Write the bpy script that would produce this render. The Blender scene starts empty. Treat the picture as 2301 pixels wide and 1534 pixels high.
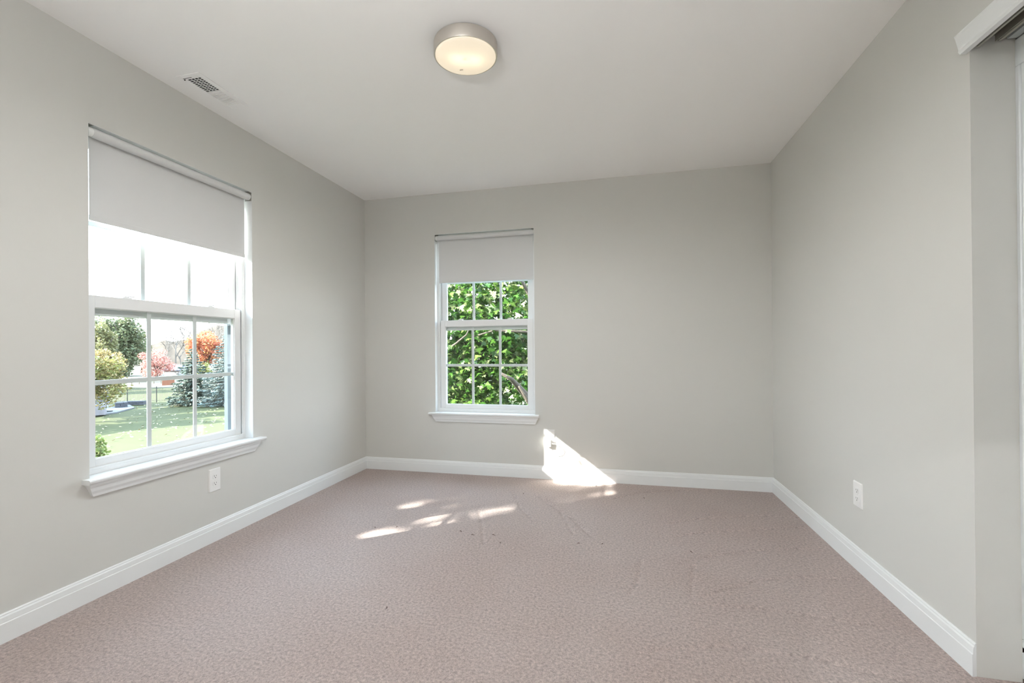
import bpy, bmesh, math, random
import numpy as np
from mathutils import Vector, Matrix

# ------------------------------------------------------------------ camera, world, sun, exposure
S = bpy.context.scene
COL = S.collection
W, D, H = 3.3495, 3.7865, 2.44            # room width, distance of the back wall, ceiling height
GROUND = -3.0                             # the lawn, one storey below the carpet
F_PX, PPX, PPY = 1035.61, 1134.33, 780.56
CAM = Vector((2.2214, 0.0, 1.0725))
FW = Vector((-0.23432348, 0.97215171, 0.00368297))
RT = Vector((0.97212226, 0.23434582, -0.00776802))
UP = Vector((0.00841478, -0.00176007, 0.99996305))
cd = bpy.data.cameras.new('camera')
cam = bpy.data.objects.new('camera', cd)
COL.objects.link(cam)
cam.matrix_world = Matrix(((RT.x, UP.x, -FW.x, CAM.x), (RT.y, UP.y, -FW.y, CAM.y), (RT.z, UP.z, -FW.z, CAM.z), (0, 0, 0, 1)))
cd.sensor_width = 36.0
cd.lens = F_PX / 2301 * 36
cd.shift_x = (1150.5 - PPX) / 2301
cd.shift_y = (PPY - 767) / 2301
cd.clip_start, cd.clip_end = 0.02, 2000
S.camera = cam

SUN_DIR = Vector((1.231, 1.0, -0.911)).normalized()      # the way the sunlight travels
sd = bpy.data.lights.new('sun', 'SUN')
sd.energy, sd.angle, sd.color = 52.0, math.radians(0.53), (1.0, 0.95, 0.87)
sun = bpy.data.objects.new('sun', sd)
sun.rotation_euler = SUN_DIR.to_track_quat('-Z', 'Y').to_euler()
sun.location = (-12, -10, 12)
COL.objects.link(sun)

wd = bpy.data.worlds.new('sky')
S.world = wd
wd.use_nodes = True
nt = wd.node_tree
nt.nodes.clear()
wo = nt.nodes.new('ShaderNodeOutputWorld')
bg = nt.nodes.new('ShaderNodeBackground')
tc = nt.nodes.new('ShaderNodeTexCoord')
sx = nt.nodes.new('ShaderNodeSeparateXYZ')
cr = nt.nodes.new('ShaderNodeValToRGB')
cr.color_ramp.elements[0].color = (0.92, 0.96, 1.0, 1)
cr.color_ramp.elements[1].position = 0.6
cr.color_ramp.elements[1].color = (0.62, 0.80, 1.0, 1)
nt.links.new(tc.outputs['Generated'], sx.inputs[0])
nt.links.new(sx.outputs['Z'], cr.inputs[0])
nt.links.new(cr.outputs[0], bg.inputs[0])
nt.links.new(bg.outputs[0], wo.inputs[0])
SKY = 10.0
bg.inputs[1].default_value = SKY

S.view_settings.view_transform = 'Standard'
S.view_settings.look = 'None'
S.view_settings.gamma = 1
S.view_settings.use_curve_mapping = False
S.view_settings.exposure = 0.13
S.cycles.use_denoising = True
S.cycles.max_bounces = 16
S.cycles.diffuse_bounces = 10
S.cycles.glossy_bounces = 4
S.cycles.transmission_bounces = 8
S.cycles.transparent_max_bounces = 24
S.cycles.sample_clamp_indirect = 40
S.cycles.caustics_reflective = False
S.cycles.caustics_refractive = False

LAMP_W, HALL_FILL_W, BULB_W, FILL_LAMP_W = 45.0, 110.0, 0.100, 240.0
OUT = 0.345      # reflectance scale of everything outdoors

# ------------------------------------------------------------------ helpers
def link(o, parent=None):
    COL.objects.link(o)
    if parent: o.parent = parent
    return o

def tag(o, label=None, cat=None, group=None, kind=None):
    if label: o['label'] = label
    if cat: o['category'] = cat
    if group: o['group'] = group
    if kind: o['kind'] = kind
    return o

def empty(name, loc=(0, 0, 0)):
    o = bpy.data.objects.new(name, None)
    o.location = loc
    o.empty_display_size = 0.1
    return link(o)

class MB:
    """collects vertices and faces of one mesh; map3 may turn local coordinates into room ones"""
    def __init__(s, map3=None):
        s.v, s.f, s.m = [], [], map3
    def add(s, vs, fs):
        k = len(s.v)
        s.v += [tuple(s.m(*p)) if s.m else tuple(p) for p in vs]
        s.f += [tuple(i + k for i in f) for f in fs]
        return s
    def box(s, a, b):
        (x0, y0, z0), (x1, y1, z1) = a, b
        vs = [(x, y, z) for x in (x0, x1) for y in (y0, y1) for z in (z0, z1)]
        return s.add(vs, [(0, 1, 3, 2), (4, 6, 7, 5), (0, 4, 5, 1), (2, 3, 7, 6), (0, 2, 6, 4), (1, 5, 7, 3)])
    def sweep(s, prof0, prof1):
        """solid between two matching closed outlines"""
        n = len(prof0)
        fs = [(i, (i + 1) % n, n + (i + 1) % n, n + i) for i in range(n)]
        return s.add(list(prof0) + list(prof1), fs + [tuple(range(n))[::-1], tuple(range(n, 2 * n))])
    def tube(s, pts, r, n=10, cap=True):
        pts = [Vector(p) for p in pts]
        rs = r if isinstance(r, (list, tuple)) else [r] * len(pts)
        rings, ref = [], None
        for i, p in enumerate(pts):
            t = (pts[min(i + 1, len(pts) - 1)] - pts[max(i - 1, 0)]).normalized()
            if ref is None:
                ref = t.orthogonal().normalized()
            ref = (ref - t * ref.dot(t)).normalized()
            b = t.cross(ref)
            rings.append([p + (ref * math.cos(2 * math.pi * k / n) + b * math.sin(2 * math.pi * k / n)) * rs[i] for k in range(n)])
        vs = [q for g in rings for q in g]
        fs = [(i * n + k, i * n + (k + 1) % n, (i + 1) * n + (k + 1) % n, (i + 1) * n + k) for i in range(len(pts) - 1) for k in range(n)]
        if cap:
            fs += [tuple(range(n))[::-1], tuple(range((len(pts) - 1) * n, len(pts) * n))]
        return s.add(vs, fs)
    def lathe(s, prof, c=(0, 0, 0), n=64):
        vs = [(c[0] + r * math.cos(2 * math.pi * k / n), c[1] + r * math.sin(2 * math.pi * k / n), c[2] + z) for r, z in prof for k in range(n)]
        fs = [(i * n + k, i * n + (k + 1) % n, (i + 1) * n + (k + 1) % n, (i + 1) * n + k) for i in range(len(prof) - 1) for k in range(n)]
        return s.add(vs, fs)
    def build(s, name, mat, parent=None, bevel=0.0, smooth=False, origin=None):
        me = bpy.data.meshes.new(name)
        o0 = Vector(origin) if origin is not None else (Vector(parent.matrix_basis.translation) if parent else Vector((0, 0, 0)))
        if parent and parent.parent:
            o0 = o0 + Vector(parent.parent.matrix_basis.translation)
        me.from_pydata([tuple(Vector(p) - o0) for p in s.v], [], s.f)
        bm = bmesh.new(); bm.from_mesh(me)
        bmesh.ops.recalc_face_normals(bm, faces=bm.faces)
        bm.to_mesh(me); bm.free()
        me.materials.append(mat)
        if smooth:
            for p in me.polygons: p.use_smooth = True
        o = link(bpy.data.objects.new(name, me), parent)
        if origin is not None and not parent:
            o.location = o0
        if bevel:
            b = o.modifiers.new('bevel', 'BEVEL')
            b.width, b.segments, b.limit_method = bevel, 2, 'ANGLE'
            b.angle_limit = math.radians(40)
        return o

def mat(name, col, rough=0.6, metal=0.0, spec=0.5, noise=0.0, nscale=5.0, bump=0.0, bscale=200.0, bdist=0.002):
    m = bpy.data.materials.new(name)
    m.use_nodes = True
    t = m.node_tree
    b = t.nodes['Principled BSDF']
    b.inputs['Base Color'].default_value = (*col, 1)
    b.inputs['Roughness'].default_value = rough
    b.inputs['Metallic'].default_value = metal
    b.inputs['Specular IOR Level'].default_value = spec
    g = t.nodes.new('ShaderNodeNewGeometry')
    if noise:
        n = t.nodes.new('ShaderNodeTexNoise'); n.inputs['Scale'].default_value = nscale; n.inputs['Detail'].default_value = 5
        t.links.new(g.outputs['Position'], n.inputs['Vector'])
        r = t.nodes.new('ShaderNodeMapRange')
        r.inputs['To Min'].default_value = 1 - noise; r.inputs['To Max'].default_value = 1 + noise
        t.links.new(n.outputs['Fac'], r.inputs['Value'])
        mx = t.nodes.new('ShaderNodeVectorMath'); mx.operation = 'SCALE'
        mx.inputs[0].default_value = col
        t.links.new(r.outputs[0], mx.inputs['Scale'])
        t.links.new(mx.outputs[0], b.inputs['Base Color'])
    if bump:
        n = t.nodes.new('ShaderNodeTexNoise'); n.inputs['Scale'].default_value = bscale; n.inputs['Detail'].default_value = 3
        t.links.new(g.outputs['Position'], n.inputs['Vector'])
        bp = t.nodes.new('ShaderNodeBump'); bp.inputs['Strength'].default_value = bump; bp.inputs['Distance'].default_value = bdist
        t.links.new(n.outputs['Fac'], bp.inputs['Height'])
        t.links.new(bp.outputs[0], b.inputs['Normal'])
    return m

def leafmat(name, cols, trans=0.35, rough=0.5, spec=0.3):
    """colour picked per leaf from a list, with light coming through the leaf"""
    m = bpy.data.materials.new(name)
    m.use_nodes = True
    t = m.node_tree
    b = t.nodes['Principled BSDF']
    out = t.nodes['Material Output']
    g = t.nodes.new('ShaderNodeNewGeometry')
    r = t.nodes.new('ShaderNodeValToRGB')
    r.color_ramp.interpolation = 'LINEAR'
    e = r.color_ramp.elements
    while len(e) < len(cols): e.new(0.5)
    for i, c in enumerate(cols):
        e[i].position = i / (len(cols) - 1)
        e[i].color = (*[q * OUT for q in c], 1)
    t.links.new(g.outputs['Random Per Island'], r.inputs[0])
    t.links.new(r.outputs[0], b.inputs['Base Color'])
    b.inputs['Roughness'].default_value = rough
    b.inputs['Specular IOR Level'].default_value = spec
    tr = t.nodes.new('ShaderNodeBsdfTranslucent')
    t.links.new(r.outputs[0], tr.inputs[0])
    mx = t.nodes.new('ShaderNodeMixShader'); mx.inputs[0].default_value = trans
    t.links.new(b.outputs[0], mx.inputs[1]); t.links.new(tr.outputs[0], mx.inputs[2])
    t.links.new(mx.outputs[0], out.inputs[0])
    return m

M = {}
M['wall'] = mat('greige wall paint', (0.638, 0.637, 0.610), 0.75, spec=0.25, bump=0.06, bscale=180, bdist=0.0008)
M['ceiling'] = mat('flat white ceiling paint', (0.91, 0.905, 0.895), 0.9, spec=0.1, bump=0.12, bscale=14, bdist=0.004)
M['trim'] = mat('white semi gloss trim paint', (0.80, 0.82, 0.825), 0.38, spec=0.4)
M['vinyl'] = mat('white window vinyl', (0.76, 0.77, 0.77), 0.35, spec=0.45)
M['track'] = mat('grey window track vinyl', (0.46, 0.50, 0.50), 0.5)
M['screen_frame'] = mat('grey blue outer frame', (0.27, 0.30, 0.32), 0.45)
M['shade'] = mat('blackout shade fabric', (0.66, 0.665, 0.665), 0.85, spec=0.15, bump=0.05, bscale=900, bdist=0.0003)
M['bracket'] = mat('nickel bracket', (0.42, 0.41, 0.38), 0.35, 0.8)
M['bracket_white'] = mat('white bracket cap', (0.80, 0.81, 0.80), 0.4)
M['nickel'] = mat('brushed nickel', (0.60, 0.56, 0.51), 0.42, 0.75)
M['plate'] = mat('white outlet plastic', (0.82, 0.82, 0.81), 0.35)
M['slot'] = mat('dark slot', (0.015, 0.015, 0.015), 0.6)
M['vent'] = mat('white vent enamel', (0.90, 0.895, 0.885), 0.5)
M['duct'] = mat('black duct shade and lever', (0.012, 0.012, 0.012), 0.8)
M['cord'] = mat('grey white cord', (0.55, 0.55, 0.54), 0.5)
M['door'] = mat('white door paint', (0.74, 0.77, 0.79), 0.5)
M['black'] = mat('black rails and void shade', (0.02, 0.02, 0.018), 0.5, 0.3)
M['steel'] = mat('galvanised track steel', (0.45, 0.44, 0.38), 0.4, 0.6)
M['lint'] = mat('dark dry leaf crumb', (0.10, 0.06, 0.05), 0.9)
M['bark'] = mat('grey brown bark', (0.0531, 0.0425, 0.0328), 0.9, noise=0.3, nscale=9, bump=0.5, bscale=30, bdist=0.02)
M['pale_bark'] = mat('pale grey bark', (0.1116, 0.1001, 0.0895), 0.9, noise=0.2, nscale=5)
M['iron'] = mat('black painted fence metal', (0.0079, 0.0097, 0.0097), 0.5)
M['stone'] = mat('blue grey patio stone', (0.0531, 0.0567, 0.0691), 0.85, noise=0.25, nscale=2.5)
M['concrete'] = mat('pale patio concrete', (0.0868, 0.0931, 0.1028), 0.85, noise=0.08, nscale=1.5)
M['cloth'] = mat('pale lilac cloth', (0.1586, 0.1533, 0.1692), 0.9)
M['orange'] = mat('faded orange boards', (0.1985, 0.0797, 0.0452), 0.8)
M['roof'] = mat('grey blue roof shingles', (0.0691, 0.0736, 0.1001), 0.9)
M['siding'] = mat('white siding', (0.1985, 0.1985, 0.1958), 0.8)
M['wood'] = mat('weathered wood', (0.0895, 0.0797, 0.0585), 0.85)

def glassmat():
    m = bpy.data.materials.new('window glass')
    m.use_nodes = True
    t = m.node_tree; t.nodes.clear()
    o = t.nodes.new('ShaderNodeOutputMaterial')
    tr = t.nodes.new('ShaderNodeBsdfTransparent'); tr.inputs[0].default_value = (0.955, 0.97, 0.965, 1)
    gl = t.nodes.new('ShaderNodeBsdfGlossy'); gl.inputs['Roughness'].default_value = 0.02
    lw = t.nodes.new('ShaderNodeLayerWeight'); lw.inputs[0].default_value = .5
    pw = t.nodes.new('ShaderNodeMath'); pw.operation = 'POWER'; pw.inputs[1].default_value = 5
    fr = t.nodes.new('ShaderNodeMath'); fr.operation = 'MULTIPLY_ADD'; fr.inputs[1].default_value = .9; fr.inputs[2].default_value = .03
    t.links.new(lw.outputs['Facing'], pw.inputs[0]); t.links.new(pw.outputs[0], fr.inputs[0])
    mx = t.nodes.new('ShaderNodeMixShader')
    t.links.new(fr.outputs[0], mx.inputs[0]); t.links.new(tr.outputs[0], mx.inputs[1]); t.links.new(gl.outputs[0], mx.inputs[2])
    t.links.new(mx.outputs[0], o.inputs[0])
    return m
M['glass'] = glassmat()

def carpetmat():
    m = bpy.data.materials.new('cut pile carpet')
    m.use_nodes = True
    t = m.node_tree; b = t.nodes['Principled BSDF']
    b.inputs['Roughness'].default_value = 1.0
    b.inputs['Specular IOR Level'].default_value = 0.05
    b.inputs['Sheen Weight'].default_value = 0.15
    g = t.nodes.new('ShaderNodeNewGeometry')
    def noise(scale, detail, rough=0.5):
        n = t.nodes.new('ShaderNodeTexNoise')
        n.inputs['Scale'].default_value, n.inputs['Detail'].default_value, n.inputs['Roughness'].default_value = scale, detail, rough
        t.links.new(g.outputs['Position'], n.inputs['Vector'])
        return n
    big, tuft, fine = noise(1.6, 3), noise(90, 4, 0.7), noise(260, 3, 0.7)
    r1 = t.nodes.new('ShaderNodeValToRGB')
    r1.color_ramp.elements[0].position, r1.color_ramp.elements[1].position = 0.33, 0.66
    r1.color_ramp.elements[0].color = (0.475, 0.385, 0.355, 1)
    r1.color_ramp.elements[1].color = (0.505, 0.425, 0.40, 1)
    t.links.new(big.outputs['Fac'], r1.inputs[0])
    mr = t.nodes.new('ShaderNodeMapRange')
    mr.inputs['From Min'].default_value, mr.inputs['From Max'].default_value = 0.3, 0.7
    mr.inputs['To Min'].default_value, mr.inputs['To Max'].default_value = 0.62, 1.36
    t.links.new(tuft.outputs['Fac'], mr.inputs['Value'])
    mr2 = t.nodes.new('ShaderNodeMapRange')
    mr2.inputs['From Min'].default_value, mr2.inputs['From Max'].default_value = 0.3, 0.7
    mr2.inputs['To Min'].default_value, mr2.inputs['To Max'].default_value = 0.75, 1.22
    t.links.new(fine.outputs['Fac'], mr2.inputs['Value'])
    mu = t.nodes.new('ShaderNodeMath'); mu.operation = 'MULTIPLY'
    t.links.new(mr.outputs[0], mu.inputs[0]); t.links.new(mr2.outputs[0], mu.inputs[1])
    vm = t.nodes.new('ShaderNodeVectorMath'); vm.operation = 'SCALE'
    t.links.new(r1.outputs[0], vm.inputs[0]); t.links.new(mu.outputs[0], vm.inputs['Scale'])
    t.links.new(vm.outputs[0], b.inputs['Base Color'])
    ad = t.nodes.new('ShaderNodeMath'); ad.operation = 'ADD'
    t.links.new(tuft.outputs['Fac'], ad.inputs[0]); t.links.new(fine.outputs['Fac'], ad.inputs[1])
    bp = t.nodes.new('ShaderNodeBump'); bp.inputs['Strength'].default_value = 0.8; bp.inputs['Distance'].default_value = 0.006
    t.links.new(ad.outputs[0], bp.inputs['Height'])
    t.links.new(bp.outputs[0], b.inputs['Normal'])
    return m
M['carpet'] = carpetmat()

def grassmat():
    m = bpy.data.materials.new('mown lawn')
    m.use_nodes = True
    t = m.node_tree; b = t.nodes['Principled BSDF']
    b.inputs['Roughness'].default_value = 0.9; b.inputs['Specular IOR Level'].default_value = 0.1
    g = t.nodes.new('ShaderNodeNewGeometry')
    n = t.nodes.new('ShaderNodeTexNoise'); n.inputs['Scale'].default_value = 0.35; n.inputs['Detail'].default_value = 8; n.inputs['Roughness'].default_value = 0.7
    t.links.new(g.outputs['Position'], n.inputs['Vector'])
    r = t.nodes.new('ShaderNodeValToRGB')
    r.color_ramp.elements[0].position, r.color_ramp.elements[1].position = 0.3, 0.7
    r.color_ramp.elements[0].color = (0.047, 0.054, 0.026, 1)
    r.color_ramp.elements[1].color = (0.054, 0.060, 0.030, 1)
    t.links.new(n.outputs['Fac'], r.inputs[0]); t.links.new(r.outputs[0], b.inputs['Base Color'])
    return m
M['grass'] = grassmat()
M['dry_grass'] = mat('dry pale field grass', (0.0718, 0.0700, 0.0479), 0.9, noise=0.08, nscale=0.2)
M['woods'] = mat('bare woods on the far hills', (0.0621, 0.0540, 0.0461), 1.0, noise=0.35, nscale=0.16, spec=0.0)

# ------------------------------------------------------------------ room shell
WT = 0.16                                  # wall thickness
W1 = (1.520, 2.448, 0.527, 2.073)          # left window opening: y0, y1, z0, z1
W2 = (0.680, 1.565, 0.527, 2.083)          # back window opening: x0, x1, z0, z1
CY1, CY0, CZ = 1.8125, 0.02, 2.085         # closet opening along the right wall
YR = -0.85                                 # rear wall, behind the camera
DX0, DX1, DZ = 1.85, 2.68, 2.04            # doorway to the hall in the rear wall

def struct(o):
    o['kind'] = 'structure'
    return o

b = MB()
b.box((-WT, YR - WT, -0.25), (0, W1[0], H)); b.box((-WT, W1[1], -0.25), (0, D + WT, H))
b.box((-WT, W1[0], -0.25), (0, W1[1], W1[2] - .0205)); b.box((-WT, W1[0], W1[3]), (0, W1[1], H))
struct(b.build('wall_left', M['wall']))
b = MB()
b.box((0, D, -0.25), (W2[0], D + WT, H)); b.box((W2[1], D, -0.25), (W + 0.8, D + WT, H))
b.box((W2[0], D, -0.25), (W2[1], D + WT, W2[2] - .0205)); b.box((W2[0], D, W2[3]), (W2[1], D + WT, H))
struct(b.build('wall_back', M['wall']))
b = MB()
b.box((W, CY1, -0.02), (W + 0.121, D, H)); b.box((W, CY0, CZ), (W + 0.121, CY1, H)); b.box((W, YR, -0.02), (W + 0.121, CY0, H))
b.box((W + 0.72, YR, -0.02), (W + 0.80, D, H))
struct(b.build('wall_right', M['wall']))
b = MB()
b.box((0, YR - WT, -0.02), (DX0, YR, H)); b.box((DX1, YR - WT, -0.02), (W + 0.8, YR, H)); b.box((DX0, YR - WT, DZ), (DX1, YR, H))
b.box((-WT, YR - 1.5, -0.25), (-WT + 0.1, YR - WT, H)); b.box((W + 0.7, YR - 1.5, -0.25), (W + 0.8, YR - WT, H))
b.box((-WT, YR - 1.6, -0.25), (W + 0.8, YR - 1.5, H))
struct(b.build('wall_rear', M['wall']))
struct(MB().box((-WT, YR - 1.6, H), (W + 0.8, D + WT, H + 0.3)).build('ceiling', M['ceiling']))

# carpet: a real height field with the grooves a vacuum cleaner left in the pile
GR = [[(2.491, 2.952), (2.689, 3.085), (3.084, 3.235), (3.32, 3.251)], [(2.547, 2.78), (2.653, 2.848), (2.966, 2.971), (3.312, 3.096)],
      [(2.529, 2.455), (2.695, 2.563), (2.935, 2.682), (3.264, 2.783)], [(2.578, 2.134), (2.705, 2.231), (2.883, 2.352), (3.072, 2.42), (3.299, 2.445)],
      [(2.549, 2.067), (2.774, 2.084), (3.011, 2.073), (3.207, 2.04)], [(2.2, 3.384), (2.36, 3.543), (2.59, 3.658), (2.911, 3.716)],
      [(1.735, 3.284), (1.86, 3.034), (1.977, 2.686)], [(1.44, 3.434), (1.586, 3.061), (1.716, 2.841)], [(2.588, 2.429), (2.55, 2.244), (2.525, 2.104)],
      [(2.335, 2.422), (2.315, 2.233), (2.271, 2.083)], [(1.665, 3.32), (1.925, 2.965), (2.079, 2.676)],
      [(2.35, 1.72), (2.6, 1.80), (2.9, 1.79), (3.15, 1.73)], [(1.3, 3.0), (1.42, 2.7), (1.5, 2.45)]]
ys = np.concatenate([np.linspace(YR - 1.5, .9, 60, endpoint=False), np.linspace(.9, D, 430)])
xs = np.concatenate([np.linspace(0, W, 500), np.linspace(W, W + .72, 12)[1:]])
nx, ny = len(xs), len(ys)
gx, gy = np.meshgrid(xs, ys, indexing='ij')
hz = np.zeros_like(gx)
for g in GR:
    g = np.array(g)
    for a, c in zip(g[:-1], g[1:]):
        d = c - a
        tt = np.clip(((gx - a[0]) * d[0] + (gy - a[1]) * d[1]) / (d @ d), 0, 1)
        dist = np.hypot(gx - a[0] - tt * d[0], gy - a[1] - tt * d[1])
        hz = np.minimum(hz, -0.0062 * np.exp(-(dist / 0.011) ** 2))
me = bpy.data.meshes.new('floor')
vv = np.stack([gx, gy, hz], -1).reshape(-1, 3)
ii = np.arange(nx * ny).reshape(nx, ny)
q = np.stack([ii[:-1, :-1], ii[1:, :-1], ii[1:, 1:], ii[:-1, 1:]], -1).reshape(-1, 4)
me.from_pydata(vv.tolist(), [], q.tolist())
me.materials.append(M['carpet'])
for p in me.polygons: p.use_smooth = True
struct(link(bpy.data.objects.new('floor', me)))

# baseboards
BP = [(0, 0), (0.014, 0), (0.014, 0.072), (0.0115, 0.0745), (0.0115, 0.078), (0.010, 0.094), (0.0065, 0.099), (0.0065, 0.103), (0.0035, 0.107), (0, 0.107)]
def baseboard(name, a, c, nrm, m0=0, m1=0):
    a, c, nrm = Vector((*a, 0)), Vector((*c, 0)), Vector((*nrm, 0))
    t = (c - a).normalized()
    pr = lambda o, s: [tuple(o + nrm * d + t * (s * d) + Vector((0, 0, z))) for d, z in BP]
    return struct(MB().sweep(pr(a, m0), pr(c, m1)).build(name, M['trim']))
baseboard('baseboard_left', (0, YR), (0, D), (1, 0), 0, -1)
baseboard('baseboard_back', (0, D), (W, D), (0, -1), 1, -1)
baseboard('baseboard_right', (W, D), (W, CY1), (-1, 0), 1, 0.35)

# ------------------------------------------------------------------ windows
def make_window(name, P, o, back):
    u0, u1, z0, z1 = o
    root = empty(name, P((u0 + u1) / 2, 0, z0))
    struct(root)
    def nb(): return MB(P)
    def ring(mb, a0, a1, b0, b1, w, wb, wt, d0, d1):
        mb.box((a0, d0, b0), (a0 + w, d1, b1)); mb.box((a1 - w, d0, b0), (a1, d1, b1))
        mb.box((a0 + w, d0, b0), (a1 - w, d1, b0 + wb)); mb.box((a0 + w, d0, b1 - wt), (a1 - w, d1, b1))
    # jamb liner
    m = nb(); m.box((u0 - .001, 0.001, z0), (u0 + .0015, .062, z1)); m.box((u1 - .0015, 0.001, z0), (u1 + .001, .062, z1)); m.box((u0, 0.001, z1 - .0015), (u1, .062, z1 + .001))
    m.build('jamb_liner', M['trim'], root)
    # vinyl frame with the tracks the sashes run in
    m = nb(); ring(m, u0, u1, z0, z1, .017, .020, .017, .058, .152)
    for uu in (u0 + .017, u1 - .017 - .007):
        for dd in (.0595, .0995, .1355):
            m.box((uu, dd, z0 + .02), (uu + .007, dd + .004, z1 - .017))
    m.box((u0 + .017, .058, z0 + .02), (u1 - .017, .066, z0 + .030))
    m.build('window_frame', M['vinyl'], root, bevel=.0012)
    m = nb()
    for uu in (u0 + .0172, u1 - .0192):
        m.box((uu, .103, z0 + .02), (uu + .002, .136, 1.28))
    m.build('sash_track', M['track'], root)
    m = nb(); ring(m, u0 + .001, u1 - .001, z0 + .001, z1 - .001, .052, .034, .045, .139, .166)
    m.build('screen_frame', M['screen_frame'], root, bevel=.002)
    def sash(nm, b0, b1, d0, wb, wt):
        a0, a1 = u0 + .0255, u1 - .0255
        w = .046
        m = nb()
        ring(m, a0, a1, b0, b1, w, wb, wt, d0, d0 + .031)
        g0, g1, h0, h1 = a0 + w, a1 - w, b0 + wb, b1 - wt
        # glazing bead
        for x0, x1, y0, y1 in ((g0 - .001, g0 + .004, h0, h1), (g1 - .004, g1 + .001, h0, h1), (g0, g1, h0 - .001, h0 + .004), (g0, g1, h1 - .004, h1 + .001)):
            m.box((x0, d0 + .006, y0), (x1, d0 + .012, y1))
        so = m.build(nm, M['vinyl'], root, bevel=.002)
        nb().box((g0 - .004, d0 + .013, h0 - .004), (g1 + .004, d0 + .016, h1 + .004)).build('glass_pane', M['glass'], so)
        m = nb()
        for k in (1, 2):
            c = g0 + (g1 - g0) * k / 3
            m.box((c - .0110, d0 + .017, h0 - .002), (c + .0110, d0 + .023, h1 + .002))
        c = h0 + (h1 - h0) / 2
        m.box((g0 - .002, d0 + .018, c - .0110), (g1 + .002, d0 + .022, c + .0110))
        m.build('muntin_grid', M['vinyl'], so, bevel=.0015)
        return so
    lo = sash('lower_sash', z0 + .021, 1.331, .0665, .043, .055)
    up = sash('upper_sash', 1.243, z1 - .018, .1045, .078, .045)
    for k in (.235, .745):                                     # cam locks on the meeting rail
        c = u0 + (u1 - u0) * k
        m = nb(); m.box((c - .022, .070, 1.331), (c + .022, .094, 1.336))
        m.box((c - .012, .074, 1.336), (c + .010, .090, 1.342)); m.box((c + .004, .064, 1.3385), (c + .030, .076, 1.3430))
        m.build('sash_lock', M['vinyl'], lo, bevel=.001)
    if back:
        for zz in (1.09, .734):                                # little clips of the insect screen
            m = nb(); c = u0 + .075
            m.box((c, .130, zz - .010), (c + .003, .138, zz + .010)); m.box((c, .130, zz + .008), (c + .018, .138, zz + .011)); m.box((c, .130, zz - .011), (c + .018, .138, zz - .008)); m.box((c + .015, .130, zz - .010), (c + .018, .138, zz + .010))
            m.build('screen_clip', M['slot'], root)
    # stool with horns and eased edge
    hn = .030 if not back else .050
    hr = .062 if not back else .036
    A0, A1 = u0 - hn, u1 + hr
    z = z0
    prof = [(.0, z - .021), (-.040, z - .021), (-.046, z - .014), (-.048, z - .006), (-.044, z - .0005), (-.040, z), (0, z)]
    m = nb(); m.sweep([(A0, d, zz) for d, zz in prof], [(A1, d, zz) for d, zz in prof])
    m.box((u0 + .0005, -.010, z - .0205), (u1 - .0005, .0615, z - .0004))
    m.build('stool', M['trim'], root)
    # apron: crown shaped, ends cut back on a slope
    ap = [(0, z - .021, .0), (-.034, z - .021, .0), (-.033, z - .030, .004), (-.027, z - .040, .010), (-.023, z - .055, .020), (-.016, z - .068, .030), (-.013, z - .080, .040), (0, z - .080, .040)]
    m = nb(); m.sweep([(u0 - .022 + s * .72, d, zz) for d, zz, s in ap], [(u1 + .028 - s * .72, d, zz) for d, zz, s in ap])
    m.build('apron', M['trim'], root)
    return root

PL = lambda u, d, z: Vector((-d, u, z))
PB = lambda u, d, z: Vector((u, D + d, z))
make_window('window_1', PL, W1, False)
make_window('window_2', PB, W2, True)

def roller_shade(P, o, zb, f0, f1, label):
    u0, u1, z0, z1 = o
    root = empty('roller_shade', P((u0 + u1) / 2, .03, z1))
    tag(root, label, 'blind', 'roller shades')
    dc, zc, r = .024, z1 - .029, .021
    m = MB(P); m.tube([(f0 - .004, dc, zc), (f1 + .004, dc, zc)], r, 28); m.build('roller_tube', M['shade'], root, smooth=False)
    # fabric hanging from the room side of the roll
    m = MB(P); n = 10
    pf = [(dc + r * 1.02, zc + .004), (dc + r * 1.02, zc - .012), (dc + r * .95, zc - .05), (dc + r * .90, zc - .12), (dc + r * .90, zb + .022)]
    bk = [(d + .0012, zz) for d, zz in pf][::-1]
    m.sweep([(f0, d, zz) for d, zz in pf + bk], [(f1, d, zz) for d, zz in pf + bk])
    m.build('shade_fabric', M['shade'], root)
    c = dc + r * .90
    m = MB(P); m.box((f0, c - .003, zb), (f1, c + .005, zb + .024)); m.build('hem_bar', M['shade'], root, bevel=.002)
    m = MB(P); m.box((u0 + .002, .030, z1 - .0035), (u1 - .002, .054, z1 - .0015)); m.build('head_rail', M['bracket_white'], root)
    for a, bb, s in ((u0 + .001, u0 + .0035, 1), (u1 - .0035, u1 - .001, -1)):
        m = MB(P); m.box((a, .002, z1 - .054), (bb, .050, z1 - .001))
        m.box((min(a, a + s * .022), .002, z1 - .0042), (max(bb, bb + s * .022), .052, z1 - .0015))
        bk = m.build('bracket', M['bracket'], root, bevel=.0006)
        m = MB(P); e0, e1 = (bb, f0 - .004) if s > 0 else (f1 + .004, a)
        m.tube([(e0, dc, zc), (e1, dc, zc)], r * .93, 24)
        m.build('end_cap', M['bracket_white'], bk)
    return root
roller_shade(PL, W1, 1.660, 1.553, 2.432, 'white roller shade pulled a third down over the wide window beside the ceiling vent')
roller_shade(PB, W2, 1.660, 0.706, 1.551, 'white roller shade half drawn over the narrow window of green maple leaves')

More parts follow.
